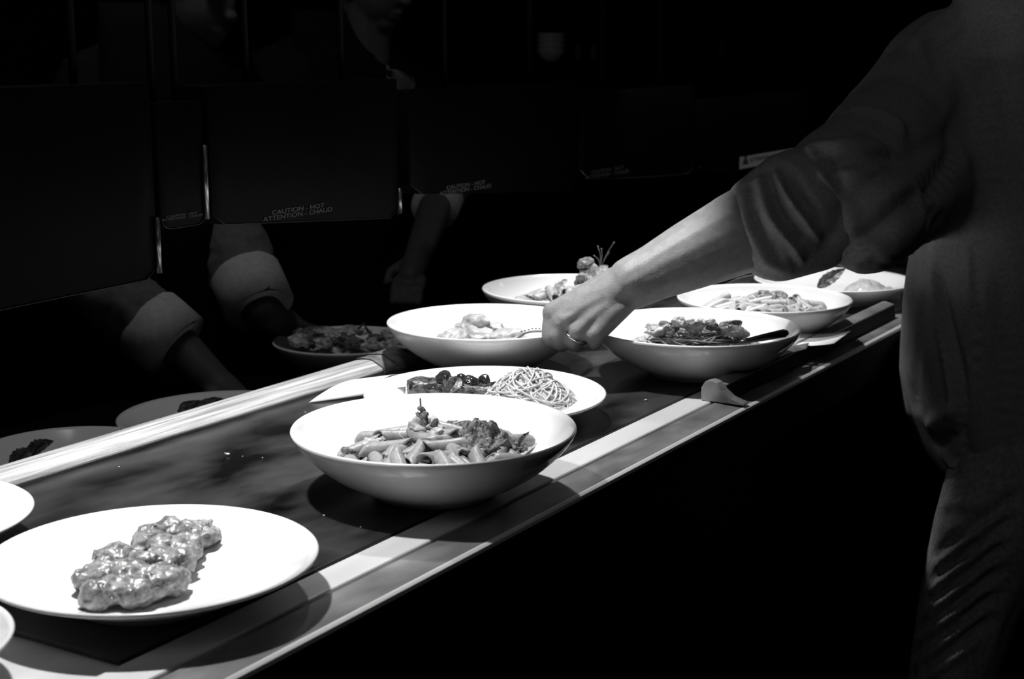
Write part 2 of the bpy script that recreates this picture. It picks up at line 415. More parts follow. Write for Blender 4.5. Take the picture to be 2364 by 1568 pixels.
def penne_mesh(name, bend=.0):
    bm = bmesh.new(); L = .021; R = .0070; r2 = .0052; seg = 22; nl = 9
    def ring(s, r, ridge):
        out = []
        for k in range(seg):
            th = 2 * math.pi * k / seg
            rr = r + (.00028 if (k % 2 and ridge) else 0)
            cut = math.tan(math.radians(42)) * rr * math.cos(th)
            x = s * L + cut
            out.append(bm.verts.new((x, rr * math.sin(th), rr * math.cos(th) + bend * (1 - s * s))))
        return out
    o_ = [ring(-1 + 2 * i / nl, R, True) for i in range(nl + 1)]
    i_ = [ring(-1 + 2 * i / nl, r2, False) for i in range(nl + 1)]
    for R_ in (o_, i_):
        for a, b in zip(R_, R_[1:]):
            for k in range(seg): bm.faces.new((a[k], a[(k + 1) % seg], b[(k + 1) % seg], b[k]))
    for a, b in ((o_[0], i_[0]), (o_[-1], i_[-1])):
        for k in range(seg): bm.faces.new((a[k], a[(k + 1) % seg], b[(k + 1) % seg], b[k]))
    bmesh.ops.recalc_face_normals(bm, faces=bm.faces)
    me = bpy.data.meshes.new(name); bm.to_mesh(me); bm.free(); me.polygons.foreach_set('use_smooth', [True] * len(me.polygons))
    return me
PEN = [penne_mesh('penne', .0012), penne_mesh('penne', .0003)]
def heap_height(f, H, power=2.0): return H * max(0, 1 - f ** power)
def scatter_penne(center, R, H, z0, n, m, label, group, seed, sx=1, rz=0, power=2.0, keep=None, dish=None):
    rnd = random.Random(seed)
    meshes = []
    for p in PEN:
        q = p.copy(); q.materials.append(m); meshes.append(q)
    placed = []
    tries = 0
    while len(placed) < n and tries < 4000:
        tries += 1
        f = math.sqrt(rnd.random()) * .97; th = rnd.random() * 2 * math.pi
        x = R * f * math.cos(th) * sx; y = R * f * math.sin(th)
        if keep and not keep(x, y): continue
        if any((x - a) ** 2 + (y - b) ** 2 < .0122 ** 2 for a, b in placed): continue
        placed.append((x, y))
        c_, s_ = math.cos(rz), math.sin(rz)
        X = center.x + x * c_ - y * s_; Y = center.y + x * s_ + y * c_
        z = center.z + z0 + heap_height(f, H, power) + .0035 + rnd.uniform(-.002, .004)
        o = bpy.data.objects.new('penne', meshes[rnd.randrange(2)]); COL.objects.link(o)
        tilt = -math.atan2(H * power * f ** (power - 1), R) * .75
        yaw = rnd.uniform(0, 6.28)
        # lie along the heap's surface
        nrm = Vector((math.cos(th + rz) * math.sin(-tilt), math.sin(th + rz) * math.sin(-tilt), math.cos(tilt)))
        q = nrm.to_track_quat('Z', 'Y').to_matrix().to_4x4() @ Matrix.Rotation(yaw, 4, 'Z') @ Matrix.Rotation(rnd.uniform(-.25, .25), 4, 'Y') @ Matrix.Rotation(rnd.uniform(0, 6.28), 4, 'X')
        if dish:
            ax_ = q @ Vector((1, 0, 0)); need = 0
            for e_ in (-.024, -.012, 0, .012, .024):
                re_ = math.hypot(X + ax_.x * e_ - center.x, Y + ax_.y * e_ - center.y)
                need = max(need, center.z + inner_z(*dish, re_) + .0085 - (z + ax_.z * e_))
            if need > .016: placed.pop(); bpy.data.objects.remove(o); continue
            z += need
        o.matrix_world = Matrix.Translation((X, Y, z)) @ q
        tag(o, label, 'pasta', group)

def strands(name, c, R, H, n, rad, m, label, cat, seed, z0=.0, swirl=1.0, sx=1, rz=0, turns=.8, flat=1, loose=0):
    rnd = random.Random(seed); bm = bmesh.new()
    for i in range(n):
        f0 = rnd.random() ** .6; th = rnd.random() * 6.28; a = R * (.25 + (.42 if rad < .0015 else .72) * f0)
        b_ = a * rnd.uniform(.55, 1.0); rot = rnd.random() * 3.14
        q5 = .5 if rad < .0015 else .25; ox = rnd.uniform(-q5, q5) * R; oy = rnd.uniform(-q5, q5) * R
        pts = []; L = rnd.uniform(.5, 1.0) * turns * 6.28; k_ = 16
        ph = rnd.random() * 6.28; up_ = rnd.uniform(.35, 1.05)
        for k in range(k_ + 1):
            t = th + L * k / k_
            x = a * math.cos(t); y = b_ * math.sin(t)
            x, y = x * math.cos(rot) - y * math.sin(rot) + ox, x * math.sin(rot) + y * math.cos(rot) + oy
            rr = math.hypot(x, y)
            if rr > R: x *= R / rr; y *= R / rr; rr = R
            z = z0 + heap_height(rr / R, H, 1.7) * up_ + .0025 * math.sin(3 * t + ph) + rnd.uniform(-.0006, .0006)
            pts.append(Vector((x * sx, y, max(z, z0 + rad))))
        pts = spline(pts, 2)
        add_tube(bm, pts, rad, 6, True, flat)
    o = from_bm(name, bm, m); o.location = c; o.rotation_euler = (0, 0, rz)
    return tag(o, label, cat, None, 'stuff')

def leaf(name, c, L, W, m, label=None, cat=None, group=None, rot=(0, 0, 0), curl=.3, parent=None, amp=.0012):
    bm = bmesh.new(); nx, ny = 22, 10; g = []
    for s in (1, -1):
        rows = []
        for i in range(nx + 1):
            t = i / nx; wd = W * (math.sin(math.pi * t ** .8) ** .8) * (1 + .08 * math.sin(t * 40))
            row = []
            for j in range(ny + 1):
                q = j / ny * 2 - 1
                z = abs(q) * wd * .25 - curl * L * (t - .5) ** 2 + amp * noise.noise(Vector((t * 9, q * 4, L * 50)))
                row.append(bm.verts.new(((t - .5) * L, q * wd / 2, z + s * .0003)))
            rows.append(row)
        g.append(rows)
    for rows in g:
        for a, b in zip(rows, rows[1:]):
            for j in range(ny): bm.faces.new((a[j], a[j + 1], b[j + 1], b[j]))
    for j in (0, ny):
        for i in range(nx): bm.faces.new((g[0][i][j], g[0][i + 1][j], g[1][i + 1][j], g[1][i][j]))
    bmesh.ops.remove_doubles(bm, verts=bm.verts, dist=.00001)
    o = from_bm(name, bm, m, parent); o.location = c; o.rotation_euler = rot
    if label: tag(o, label, cat, group)
    return o
def offs(base, du, dv_, dz):   # base + image-right du + away-from-camera dv_ (metres, on the counter plane)
    fh = Vector((FW.x, FW.y, 0)).normalized()
    p = Vector(base) + RT * du + fh * dv_; p.z = base[2] + dz; return p
RIGHT_ANG = YAW

# ---- cutlet on the lower left plate
bm = bmesh.new()
ctl = [(215, 1335, .016), (262, 1292, .017), (235, 1372, .017), (300, 1340, .020), (345, 1300, .020), (385, 1340, .018), (405, 1300, .018), (310, 1368, .017), (425, 1275, .015), (250, 1330, .020), (345, 1248, .017), (390, 1228, .017), (440, 1232, .017), (470, 1240, .015), (430, 1262, .016), (380, 1275, .018), (360, 1352, .016), (468, 1222, .012)]
for (a, b_, r) in ctl:
    q_ = onz(a, b_ + 6, ZC + .020) - Vector((PA.x, PA.y, 0)); add_ico(bm, (q_.x, q_.y, .010), r, 3, (1, 1, .72))
me = remeshed(bm, .0018, 12)
for v_ in me.vertices:
    nrm = v_.normal; v_.co += nrm * (.0042 * fbm(v_.co, 62, 5) + .0018 * fbm(v_.co, 190, 3))
cut = link_mesh('cutlet', me, M_CUTLET); cut.location = (PA.x, PA.y, ZC + .0125)
tag(cut, 'glazed crumbed cutlet on the shallow foreground plate', 'cutlet')

# ---- nearest bowl: penne with mince
bc = Vector(B1)
mound('mince_base', bc, .092, .026, M_MINCE2, 'loose crumbly minced meat under the penne in the nearest bowl', 'minced meat', .006, 110, z0=.024, rz=.3, dish=(.1405, .066, .059))
scatter_penne(bc, .088, .027, .0265, 50, M_PASTA, 'penne tube in the nearest bowl of mince and pasta', 'penne in the nearest bowl', 5, keep=lambda x, y: (Vector((x, y, 0)) - RT * .045).length > .030, dish=(.1405, .066, .059))
pm = offs(bc, .046, .004, .036)
mm = mound('mince_heap', pm, .040, .034, M_MINCE, 'dark heap of minced meat on the right of the nearest bowl', 'minced meat', .009, 95, z0=.0, rz=1)
for k, (a, b_, h, r) in enumerate([(-.010, .006, .066, .013), (.000, .000, .058, .012), (-.030, .010, .055, .011), (.020, .02, .056, .010), (-.06, .0, .046, .010)]):
    lump('cheese_clump', offs(bc, a, b_, h), r, (1.1, 1, .8), M_CHEESE, 'pale clump of grated cheese on the penne of the nearest bowl', 'cheese', 'cheese clumps on the penne', amp=.5, sc=130, sub=4)
cr = random.Random(31)
for k in range(26):
    a = cr.uniform(-.075, .085); b_ = cr.uniform(-.06, .05); f = math.hypot(a, b_) / .092
    if f > 1 or cr.random() > .45 + a * 6: continue
    lump('mince_clump', offs(bc, a, b_, .0265 + .027 * (1 - f * f) + .010), cr.uniform(.006, .0105), (1.3, 1, .8), M_MINCE, 'dark clump of minced meat on the penne of the nearest bowl', 'minced meat', 'mince clumps on the nearest penne', amp=.7, sc=130)
hb = thing('herb_sprig', 'upright grey herb sprig crowning the nearest bowl', 'herb', offs(bc, -.011, .004, .062))
for k in range(9):
    o = lump('leaflet', (random.uniform(-.005, .006), random.uniform(-.005, .005), .004 + k * .0022), .0052 - k * .0003, (1, .8, 1), M_GREY, parent=hb, amp=.7, sc=240, sub=3)
bm = bmesh.new(); add_tube(bm, spline([Vector((0, 0, 0)), Vector((-.002, 0, .014)), Vector((-.003, 0, .032))], 5), .0009, 6); from_bm('stem', bm, M_GREY, hb)
leaf('onion_slice', offs(bc, .024, .012, .062), .026, .013, M_CHEESE, 'thin translucent onion slice standing on the penne', 'onion', rot=(1.0, -.7, YAW), curl=1.0)
leaf('herb_leaf', offs(bc, .088, .010, .052), .018, .006, M_LEAF, 'small dark herb leaf sticking up at the right of the nearest bowl', 'herb', rot=(.5, -.9, YAW), curl=.2)
lump('olive_piece', offs(bc, -.006, -.050, .046), .010, (1.5, 1, .8), M_DARKVEG, 'dark olive piece at the front of the penne in the nearest bowl', 'olive', amp=.3, rz=.4)
lump('olive_piece', offs(bc, -.085, -.002, .040), .007, (1.2, 1, .9), M_GREY, 'grey crumb of meat at the left of the nearest bowl', 'minced meat', amp=.5, sc=120)

# ---- plate behind it: grilled meat, glossy vegetables, spaghetti
sp = offs(P2, .050, .010, .009)
strands('spaghetti_nest', sp, .060, .046, 260, .00135, M_SPAG, 'coiled nest of spaghetti on the plate behind the nearest bowl', 'spaghetti', 7, z0=.001, sx=1.15, rz=YAW, turns=.9)
mound('spaghetti_core', sp, .054, .042, M_SPAG, 'packed strands inside the spaghetti nest', 'spaghetti', .003, 120, z0=.0, sx=1.1, rz=YAW)
for k, (a, b_, h, L, W, H_, rz, lab) in enumerate([(-.066, .034, .028, .056, .036, .012, .1, 'thick grilled meat slice at the left end of the plate'), (-.006, .022, .025, .066, .034, .012, -.25, 'charred meat slice leaning on the spaghetti')]):
    bm = bmesh.new(); vs_ = add_box(bm, (-L / 2, -W / 2, -H_), (L / 2, W / 2, H_)); bmesh.ops.subdivide_edges(bm, edges=bm.edges, cuts=22, use_grid_fill=True)
    for v_ in bm.verts:
        d = v_.co.copy(); e = (d.x / (L / 2)) ** 4 + (d.y / (W / 2)) ** 4 + (d.z / H_) ** 4
        v_.co = d * (1 - .10 * max(0, e - 1)); v_.co += d.normalized() * .0022 * fbm(d + Vector((k, 0, 0)), 120, 5)
    o = from_bm('grilled_meat', bm, M_STEAK); o.location = offs(P2, a, b_, h); o.rotation_euler = (0, .05, YAW + rz)
    tag(o, lab, 'meat', 'grilled meat slices')
for k, (a, b_, h, r, s) in enumerate([(-.050, .030, .040, .0105, (1.35, 1, 1)), (-.018, .026, .036, .0105, (1.1, 1, 1)), (-.002, .036, .038, .0075, (1.2, 1, 1)), (-.034, .018, .035, .008, (1, 1.5, .8)), (-.062, .014, .032, .0085, (1.5, 1, .8)), (-.030, .040, .040, .006, (1.1, 1, 1)), (.012, .028, .034, .006, (1.3, 1, .8))]):
    lump('roast_tomato', offs(P2, a, b_, h), r, s, M_DARKVEG, 'glossy dark roast tomato on the grilled meat', 'tomato', 'roast tomatoes on the meat', amp=.28, sc=90, rz=random.random() * 3)
leaf('basil_leaf', offs(P2, -.036, .010, .040), .030, .018, M_LEAF, 'dark basil leaf draped on the grilled meat', 'herb', rot=(.6, -.5, YAW + 1.1), curl=.5)

# ---- bowl the hand grips: pale dumplings
mound('cream_sauce', B3, .075, .018, M_PALE, 'pale cream sauce in the bowl the hand grips', 'sauce', .003, 60, z0=.022, dish=(.135, .064, .0567))
for k, (a, b_, h, r, s) in enumerate([(-.045, -.020, .043, .018, (1.3, 1, .8)), (-.012, -.012, .045, .018, (1.35, 1, .75)), (-.012, .008, .062, .0145, (1.2, 1, .8)), (.028, -.02, .045, .018, (1.5, 1, .7)), (-.030, .01, .052, .013, (1.2, 1, .8)), (.012, .008, .052, .013, (1.2, 1, .8)), (-.02, -.045, .040, .013, (1.6, 1, .7)), (.045, -.015, .038, .012, (1.3, 1, .7))]):
    lump('dumpling', offs(B3, a, b_, h), r, s, M_PALE, 'plump pale dumpling in the bowl the hand grips', 'dumpling', 'dumplings in the gripped bowl', amp=.35, sc=75, rz=random.random() * 3)
for k in range(3):
    lump('peppercorn', offs(B3, -.028 + .006 * k, -.058, .040 + .002 * k), .0022, (1, 1, 1), M_INK, 'dark speck of pepper on the dumplings', 'pepper', 'pepper specks on the dumplings', amp=.2, sub=2)
gs = thing('shell_garnish', 'thin curved grey shell garnish beside the gripping fingers', 'garnish', offs(B3, .060, -.040, .052))
bm = bmesh.new(); add_tube(bm, spline([Vector((-.020, 0, -.006)), Vector((-.008, 0, .003)), Vector((.004, 0, .006)), (Vector((.024, 0, .006)))], 6), [.0008] + [.0026] * 17 + [.0010], 8, True, .6)
from_bm('band', bm, M_GREY, gs).rotation_euler = (0, 0, YAW)
for k in range(8):
    for (zz, x0, dx) in ((.0098, -.012, .0048), (-.006, -.014, .0048)):
        o = lump('dark_tooth', (0, 0, 0), .0011, (1.5, 1, .8), M_INK, parent=gs, amp=.1, sub=2)
        xx = x0 + dx * k; q = RT * xx; o.location = (q.x, q.y, zz + (-.004 * (1 - k / 3) if (k < 3 and zz > 0) else (.0008 * k if zz < 0 else 0)))

# ---- noodle and seafood bowl with utensil
strands('linguine', B4 + Vector((0, 0, 0)), .090, .024, 190, .0019, M_PALE, 'tangled flat noodles filling the bowl with the dark handled utensil', 'noodles', 21, z0=.036, rz=YAW, turns=.7, flat=.6)
mound('noodle_core', B4, .084, .028, M_SPAG, 'packed noodles beneath the seafood', 'noodles', .003, 110, z0=.022, rz=YAW, dish=(.14, .064, .0588))
cr = random.Random(4)
for k in range(19):
    a = cr.uniform(-.06, .060); b_ = cr.uniform(-.030, .050); f = math.hypot(a, b_) / .088
    lump('seafood_piece', offs(B4, a, b_, .056 + .014 * (1 - f * f) - .006 * f), cr.uniform(.0065, .0105), (cr.uniform(1, 1.7), 1, cr.uniform(.6, .9)), M_CHUNK if k % 6 else M_GREY, 'pale chunk of seafood among the flat noodles', 'seafood', 'seafood chunks on the noodles', amp=.6, sc=95, rz=cr.random() * 3)
ut = thing('fork', 'utensil with a thick black handle resting across the noodle bowl rim', 'cutlery', (0, 0, 0))
pa = offs(B4, -.010, -.085, .056); pb = dep(1700, 792, depth(offs(B4, .055, -.105, .068))); pc_ = dep(1818, 768, depth(offs(B4, .12, -.085, .080)))
bm = bmesh.new(); add_tube(bm, [pb, pb.lerp(pc_, .2), pb.lerp(pc_, .6), pb.lerp(pc_, .93), pc_], [.0024, .0042, .0060, .0068, .0040], 12, True, .8); from_bm('handle', bm, M_PLASTIC, ut, smooth=True)
bm = bmesh.new(); add_tube(bm, [pa, pa.lerp(pb, .5), pb + (pc_ - pb) * .05], [.0012, .0017, .0022], 8); from_bm('shaft', bm, M_DARKMET, ut)
bm = bmesh.new()
dr = (pa - pb).normalized(); sd = dr.cross(Vector((0, 0, 1))).normalized()
for k in range(3):
    add_tube(bm, [pa, pa + dr * .008 + sd * (k - 1) * .006, pa + dr * .030 + sd * (k - 1) * .006 - Vector((0, 0, .006))], .0011, 6)
from_bm('tines', bm, M_DARKMET, ut)

# ---- back bowl: bread, herbs
mound('pasta_heap', B5, .082, .034, M_CHUNK, 'heaped pale food in the furthest bowl behind the forearm', 'food', .007, 80, z0=.024, dish=(.138, .066, .058))
scatter_penne(Vector(B5), .085, .026, .030, 26, M_PASTA2, 'penne tube in the furthest bowl behind the forearm', 'penne in the furthest bowl', 15, dish=(.138, .066, .058))
q0 = dep(1352, 608, depth(B5) + .0); lump('bread_chunk', q0, .010, (1.3, 1, .9), M_MINCE2, 'pale toasted chunk topping the heap behind the forearm', 'bread', amp=.5, sc=110)
pl = dep(1375, 630, depth(B5)); lump('bread_chunk', pl - Vector((0, 0, .012)), .024, (1.2, 1, 1.0), M_MINCE2, 'large toasted chunk hidden mostly behind the forearm', 'bread', amp=.4, sc=80)
lump('fish_piece', pl - Vector((0, 0, .045)), .032, (1.1, 1, 1), M_MINCE2, 'big pale piece of food under the toasted chunks', 'food', amp=.3, sc=60)
hs = thing('dill_sprig', 'thin dill stems standing up behind the forearm', 'herb', dep(1385, 612, depth(B5)))
for (a, b_) in ((-.004, .030), (.002, .026), (.022, .036), (.014, .020), (-.010, .015)):
    bm = bmesh.new(); add_tube(bm, spline([Vector((0, 0, -.008)), RT * (a * .4 + .002) + Vector((0, 0, b_ * .5)), RT * a + Vector((0, 0, b_))], 4), [.0007] * 8 + [.0012], 6)
    from_bm('stem', bm, M_GREY, hs)
leaf('lettuce_leaf', dep(1294, 662, depth(B5) - .05), .030, .016, M_CHUNK, 'small frilly pale leaf left of the wrist', 'herb', rot=(.9, -.9, YAW), curl=.4, amp=.004)
leaf('dark_leaf', dep(1226, 690, depth(B5) - .10), .022, .0065, M_LEAF, 'thin dark leaf lying inside the furthest bowl', 'herb', rot=(.5, .55, YAW), curl=.2)

# ---- pale penne bowl
bc = Vector(B6)
mound('mince_base', bc, .086, .024, M_CHEESE, 'pale crumbs of cheese and meat in the pale penne bowl', 'minced meat', .005, 110, z0=.024, dish=(.13, .06, .0546))
scatter_penne(bc, .085, .025, .027, 52, M_PASTA2, 'pale penne tube in the bowl by the leaf plate', 'penne in the far bowl', 8, dish=(.13, .06, .0546))
for k, (a, b_, h, r) in enumerate([(.018, .0, .058, .013), (.036, -.004, .050, .012), (-.004, .01, .060, .010), (.055, -.02, .042, .010)]):
    lump('mince_clump', offs(bc, a, b_, h), r, (1.3, 1, .8), M_MINCE2, 'clump of minced meat on the pale penne', 'minced meat', 'mince clumps on the pale penne', amp=.6, sc=120)

# ---- far plate: leaf and mash
leaf('fried_leaf', dep(1919, 642, depth(P7) - .01), .058, .022, M_LEAF, 'large dark crisp leaf standing on the plate under the sleeve', 'herb', rot=(1.05, -.62, YAW), curl=.15, amp=.003)
mound('mash', offs(P7, .050, -.030, .012), .046, .028, M_PALE, 'smooth pale mash heap beside the dark leaf', 'mash', .003, 60, z0=0)
for k, (a, b_, h) in enumerate([(.082, -.045, .022), (.094, -.040, .018), (.088, -.055, .016)]):
    lump('crumb_topping', offs(P7, a, b_, h), .010, (1.1, 1, .8), M_CHUNK, 'rough crumb at the right of the mash', 'topping', 'crumbs by the mash', amp=.5, sc=120)
lump('peppercorn', dep(1850, 637, depth(P7) - .0), .0018, (1, 1, 1), M_INK, 'lone dark speck on the far plate rim', 'pepper', amp=.1, sub=2)

# ---- dim dishes' food
lump('dark_meat', offs(D1, -.030, .030, .026), .036, (1.15, 1, .62), M_STEAK, 'dark rounded cut of meat on the dim middle plate', 'meat', amp=.2, sc=50)
for k, (a, b_, rz) in enumerate([(-.045, .020, .2), (-.066, .014, .5)]):
    o = leaf('dark_chip', offs(D0, a, b_, .030 - .01 * k), .040, .022, M_LEAF, 'dark pointed chip on the dim plate at the left edge', 'garnish', 'dark chips on the dim plate', rot=(.8, -.5, YAW + rz), curl=.3)
mound('pasta_heap', D2, .095, .026, M_CHUNK, 'heaped chunky pasta in the dim bowl', 'pasta', .006, 70, z0=.026, dish=(.125, .055, .0525))
cr = random.Random(9)
for k in range(26):
    a = cr.uniform(-.085, .085); b_ = cr.uniform(-.07, .06); f = min(1, math.hypot(a, b_) / .1)
    lump('pasta_piece', offs(D2, a, b_, .058 + .012 * (1 - f)), cr.uniform(.010, .016), (cr.uniform(1, 1.8), 1, .6), M_CHUNK if k % 3 else M_GREY, 'chunky piece of pasta in the dim bowl', 'pasta', 'pasta pieces in the dim bowl', amp=.5, sc=80, rz=cr.random() * 3)
for (u, v, r0) in ((828, 768, .9), (850, 766, 2.2)):
    leaf('dark_leaf', dep(u, v, depth(D2)) + Vector((0, 0, .004)), .030, .009, M_LEAF, 'dark pointed leaf sticking up from the dim bowl', 'herb', 'leaves in the dim bowl', rot=(.4, -r0, YAW), curl=.1)

# ------------------------------------------------------------------ papers
def paper(name, quad, lift, label, m=M_PAPER, curl=0.0, n=14):
    """a sheet through four corner points with a gentle bow"""
    bm = bmesh.new(); g = []
    A, B, C_, D_ = [Vector(q) for q in quad]
    for i in range(n + 1):
        row = []
        for j in range(n + 1):
            s, t = i / n, j / n
            p_ = A.lerp(B, s).lerp(D_.lerp(C_, s), t)
            p_.z += lift * math.sin(math.pi * s) + curl * math.sin(math.pi * t) * s
            row.append(bm.verts.new(p_))
        g.append(row)
    for i in range(n):
        for j in range(n): bm.faces.new((g[i][j], g[i + 1][j], g[i + 1][j + 1], g[i][j + 1]))
    o = from_bm(name, bm, m); md = o.modifiers.new('s', 'SOLIDIFY'); md.thickness = .0003; md.offset = 1
    return tag(o, label, 'paper')
paper('order_slip', (onz(712, 930, ZC + .0012), onz(868, 874, ZC + .012), onz(936, 866, ZC + .020), onz(850, 912, ZC + .004)), .010, 'curled white order slip beside the meat and spaghetti plate')
paper('folded_slip', (onz(850, 908, ZC + .010), onz(938, 893, ZC + .030), onz(938, 868, ZC + .032), onz(910, 877, ZC + .022)), .001, 'folded white slip standing against the left rim of the spaghetti plate')
q = .9435
paper('order_slip', (onz(1790, 795, q), onz(1925, 794, q + .001), onz(1966, 763, q + .002), onz(1850, 770, q)), -.003, 'white order slip poking over the ticket rail beside the noodle bowl')
paper('order_slip', (onz(1650, 668, ZC + .002), onz(1700, 676, ZC + .002), onz(1760, 634, ZC + .030), onz(1700, 644, ZC + .030)), .002, 'white slip sticking up between the sleeve and the far dishes')
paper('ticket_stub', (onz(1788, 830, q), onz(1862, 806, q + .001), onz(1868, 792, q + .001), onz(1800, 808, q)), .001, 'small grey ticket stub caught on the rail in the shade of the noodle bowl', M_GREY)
ptb = depth(P7) + .16
paper('propped_card', (dep(1840, 615, ptb), dep(2030, 618, ptb), dep(2000, 606, ptb), dep(1962, 588, ptb)), .002, 'grey card with a white corner propped behind the far plate', M_GREY)

# crumbs on the black top
for (u, v, r) in ((526, 1052, .0022), (275, 1080, .0012), (520, 1048, .001), (560, 1055, .0009), (833, 1219, .0011), (748, 1192, .0011), (705, 953, .0009), (1491, 926, .0018), (1537, 907, .0009), (368, 1008, .0011), (66, 1106, .0012), (606, 1058, .0009)):
    p = onz(u, v, ZC); lump('food_crumb', (p.x, p.y, ZC + r * .7), r, (1.2, 1, .7), M_CHEESE, 'tiny pale crumb on the black counter top', 'crumb', 'crumbs on the black top', amp=.3, sub=2)

# ------------------------------------------------------------------ text helper
def text_mesh(name, body, size, parent, m, loc, rot, align='CENTER'):
    c = bpy.data.curves.new(name, 'FONT'); c.body = body; c.size = size; c.align_x = align; c.extrude = .0002; c.space_line = .85
    o = bpy.data.objects.new('t', c); COL.objects.link(o)
    dg = bpy.context.evaluated_depsgraph_get(); dg.update()
    me = bpy.data.meshes.new_from_object(o.evaluated_get(dg)); bpy.data.objects.remove(o)
    r = link_mesh(name, me, m, parent, False); r.location = loc; r.rotation_euler = rot; r.scale = (1.75, 1, 1); return r
# ------------------------------------------------------------------ hanging warmer boxes over the ledge
XW = -1.335
def warmer(u0, u1, vb0, vb1, vt, label, text=None, tu=None, tv=None, ts=.011, corner_glints=(0, 0), curve=0.0, xw=XW):
    a = onx(u0, vb0, xw); b = onx(u1, vb1, xw); zt = onx((u0 + u1) / 2, vt, xw).z
    t = thing('food_warmer', label, 'warmer', (0, 0, 0), 0, 'black food warmers above the pass')
    bm = bmesh.new(); n = 18; fr = []; bk = []
    for i in range(n + 1):
        s = i / n; y = a.y + (b.y - a.y) * s; z = a.z + (b.z - a.z) * s - curve * math.sin(math.pi * s)
        # rounded lower corners
        e = min(s, 1 - s) * (b.y - a.y); rr = .018
        if e < rr: z += (rr - math.sqrt(max(0, rr * rr - (rr - e) ** 2))) * .8
        fr.append((bm.verts.new((xw, y, z)), bm.verts.new((xw, y, zt)))); bk.append((bm.verts.new((xw - .05, y, z)), bm.verts.new((xw - .05, y, zt))))
    for i in range(n):
        bm.faces.new((fr[i][0], fr[i + 1][0], fr[i + 1][1], fr[i][1])); bm.faces.new((bk[i][0], bk[i][1], bk[i + 1][1], bk[i + 1][0]))
        bm.faces.new((fr[i][0], bk[i][0], bk[i + 1][0], fr[i + 1][0])); bm.faces.new((fr[i][1], fr[i + 1][1], bk[i + 1][1], bk[i][1]))
    for i in (0, n): bm.faces.new((fr[i][0], fr[i][1], bk[i][1], bk[i][0]))
    from_bm('housing', bm, M_BLACK, t, True, .0015)
    # bottom trim wire
    bm = bmesh.new(); pts = [v_ for v_ in []]
    for i in range(n + 1):
        s = i / n; y = a.y + (b.y - a.y) * s; z = a.z + (b.z - a.z) * s - curve * math.sin(math.pi * s)
        e = min(s, 1 - s) * (b.y - a.y); rr = .018
        if e < rr: z += (rr - math.sqrt(max(0, rr * rr - (rr - e) ** 2))) * .8
        pts.append(Vector((xw + .0006, y, z + .0004)))
    add_tube(bm, pts, .0009, 6); from_bm('bottom_trim', bm, M_POLISHED if curve else M_DARKMET, t)
    for s, on in ((0, corner_glints[0]), (1, corner_glints[1])):
        if on:
            y = b.y if s else a.y; z = b.z if s else a.z
            bm = bmesh.new(); add_tube(bm, [Vector((xw + .002, y, z + .006)), Vector((xw + .002, y, z + on))], .0035, 8); from_bm('corner_glint', bm, M_POLISHED, t)  # bright metal tube drawn for the glint along the box corner
    for yy in (a.y + .25 * (b.y - a.y), a.y + .75 * (b.y - a.y)):
        bm = bmesh.new(); add_tube(bm, [Vector((xw - .025, yy, zt - .002)), Vector((xw - .025, yy, 2.8))], .005, 8); from_bm('hanging_rod', bm, M_BLACK, t)
    if text:
        p = onx(tu, tv, xw); text_mesh('warning_text', text, ts, t, M_PRINT, (xw + .0012, p.y, p.z), (math.radians(90), 0, math.radians(90)))
    return t
TXT = 'CAUTION - HOT\nATTENTION - CHAUD'
warmer(-260, 366, 770, 641, 200, 'black warmer box at the left edge with a modelled glint on its right corner', corner_glints=(0, .075))
warmer(372, 476, 532, 516, 235, 'narrow black warmer box above the middle cuff with a modelled corner glint', TXT, 420, 498, .0042, (0, .10))
warmer(490, 921, 520, 503, 190, 'wide black warmer box second along with faint hot lettering', TXT, 688, 487, .0086, (0, .045))
warmer(948, 1332, 449, 440, 200, 'black warmer box hung above the gripped bowl with faint hot lettering', TXT, 1075, 431, .0088, (0, 0))
warmer(1340, 1600, 412, 400, 205, 'black warmer box above the forearm with clear caution lettering', TXT, 1402, 396, .0100, (0, 0), .004)
w6 = warmer(1602, 2000, 396, 394, 215, 'black warmer box behind the elbow with a pale attention sticker', None, corner_glints=(0, 0))
pa = onx(1706, 391, XW); pb = onx(1830, 384, XW); zt = onx(1706, 363, XW).z
bm = bmesh.new(); add_box(bm, (XW + .0004, pa.y, pa.z), (XW + .0012, pb.y, zt)); tag(from_bm('sticker', bm, M_STICK, w6, False), 'pale rectangular warning sticker')
text_mesh('sticker_text', 'ATTENTION CHAUD', .0125, w6, M_INK, (XW + .0016, pa.y + .060, pa.z + .0125), (math.radians(90), 0, math.radians(90)), 'LEFT')
bm = bmesh.new(); vv = [bm.verts.new((XW + .0016, pa.y + y_, pa.z + z_)) for y_, z_ in ((.018, .009), (.050, .009), (.034, .036))]; bm.faces.new(vv); from_bm('warning_triangle', bm, M_INK, w6, False)
text_mesh('warning_mark', '!', .018, w6, M_STICK, (XW + .0019, pa.y + .034, pa.z + .0125), (math.radians(90), 0, math.radians(90)))

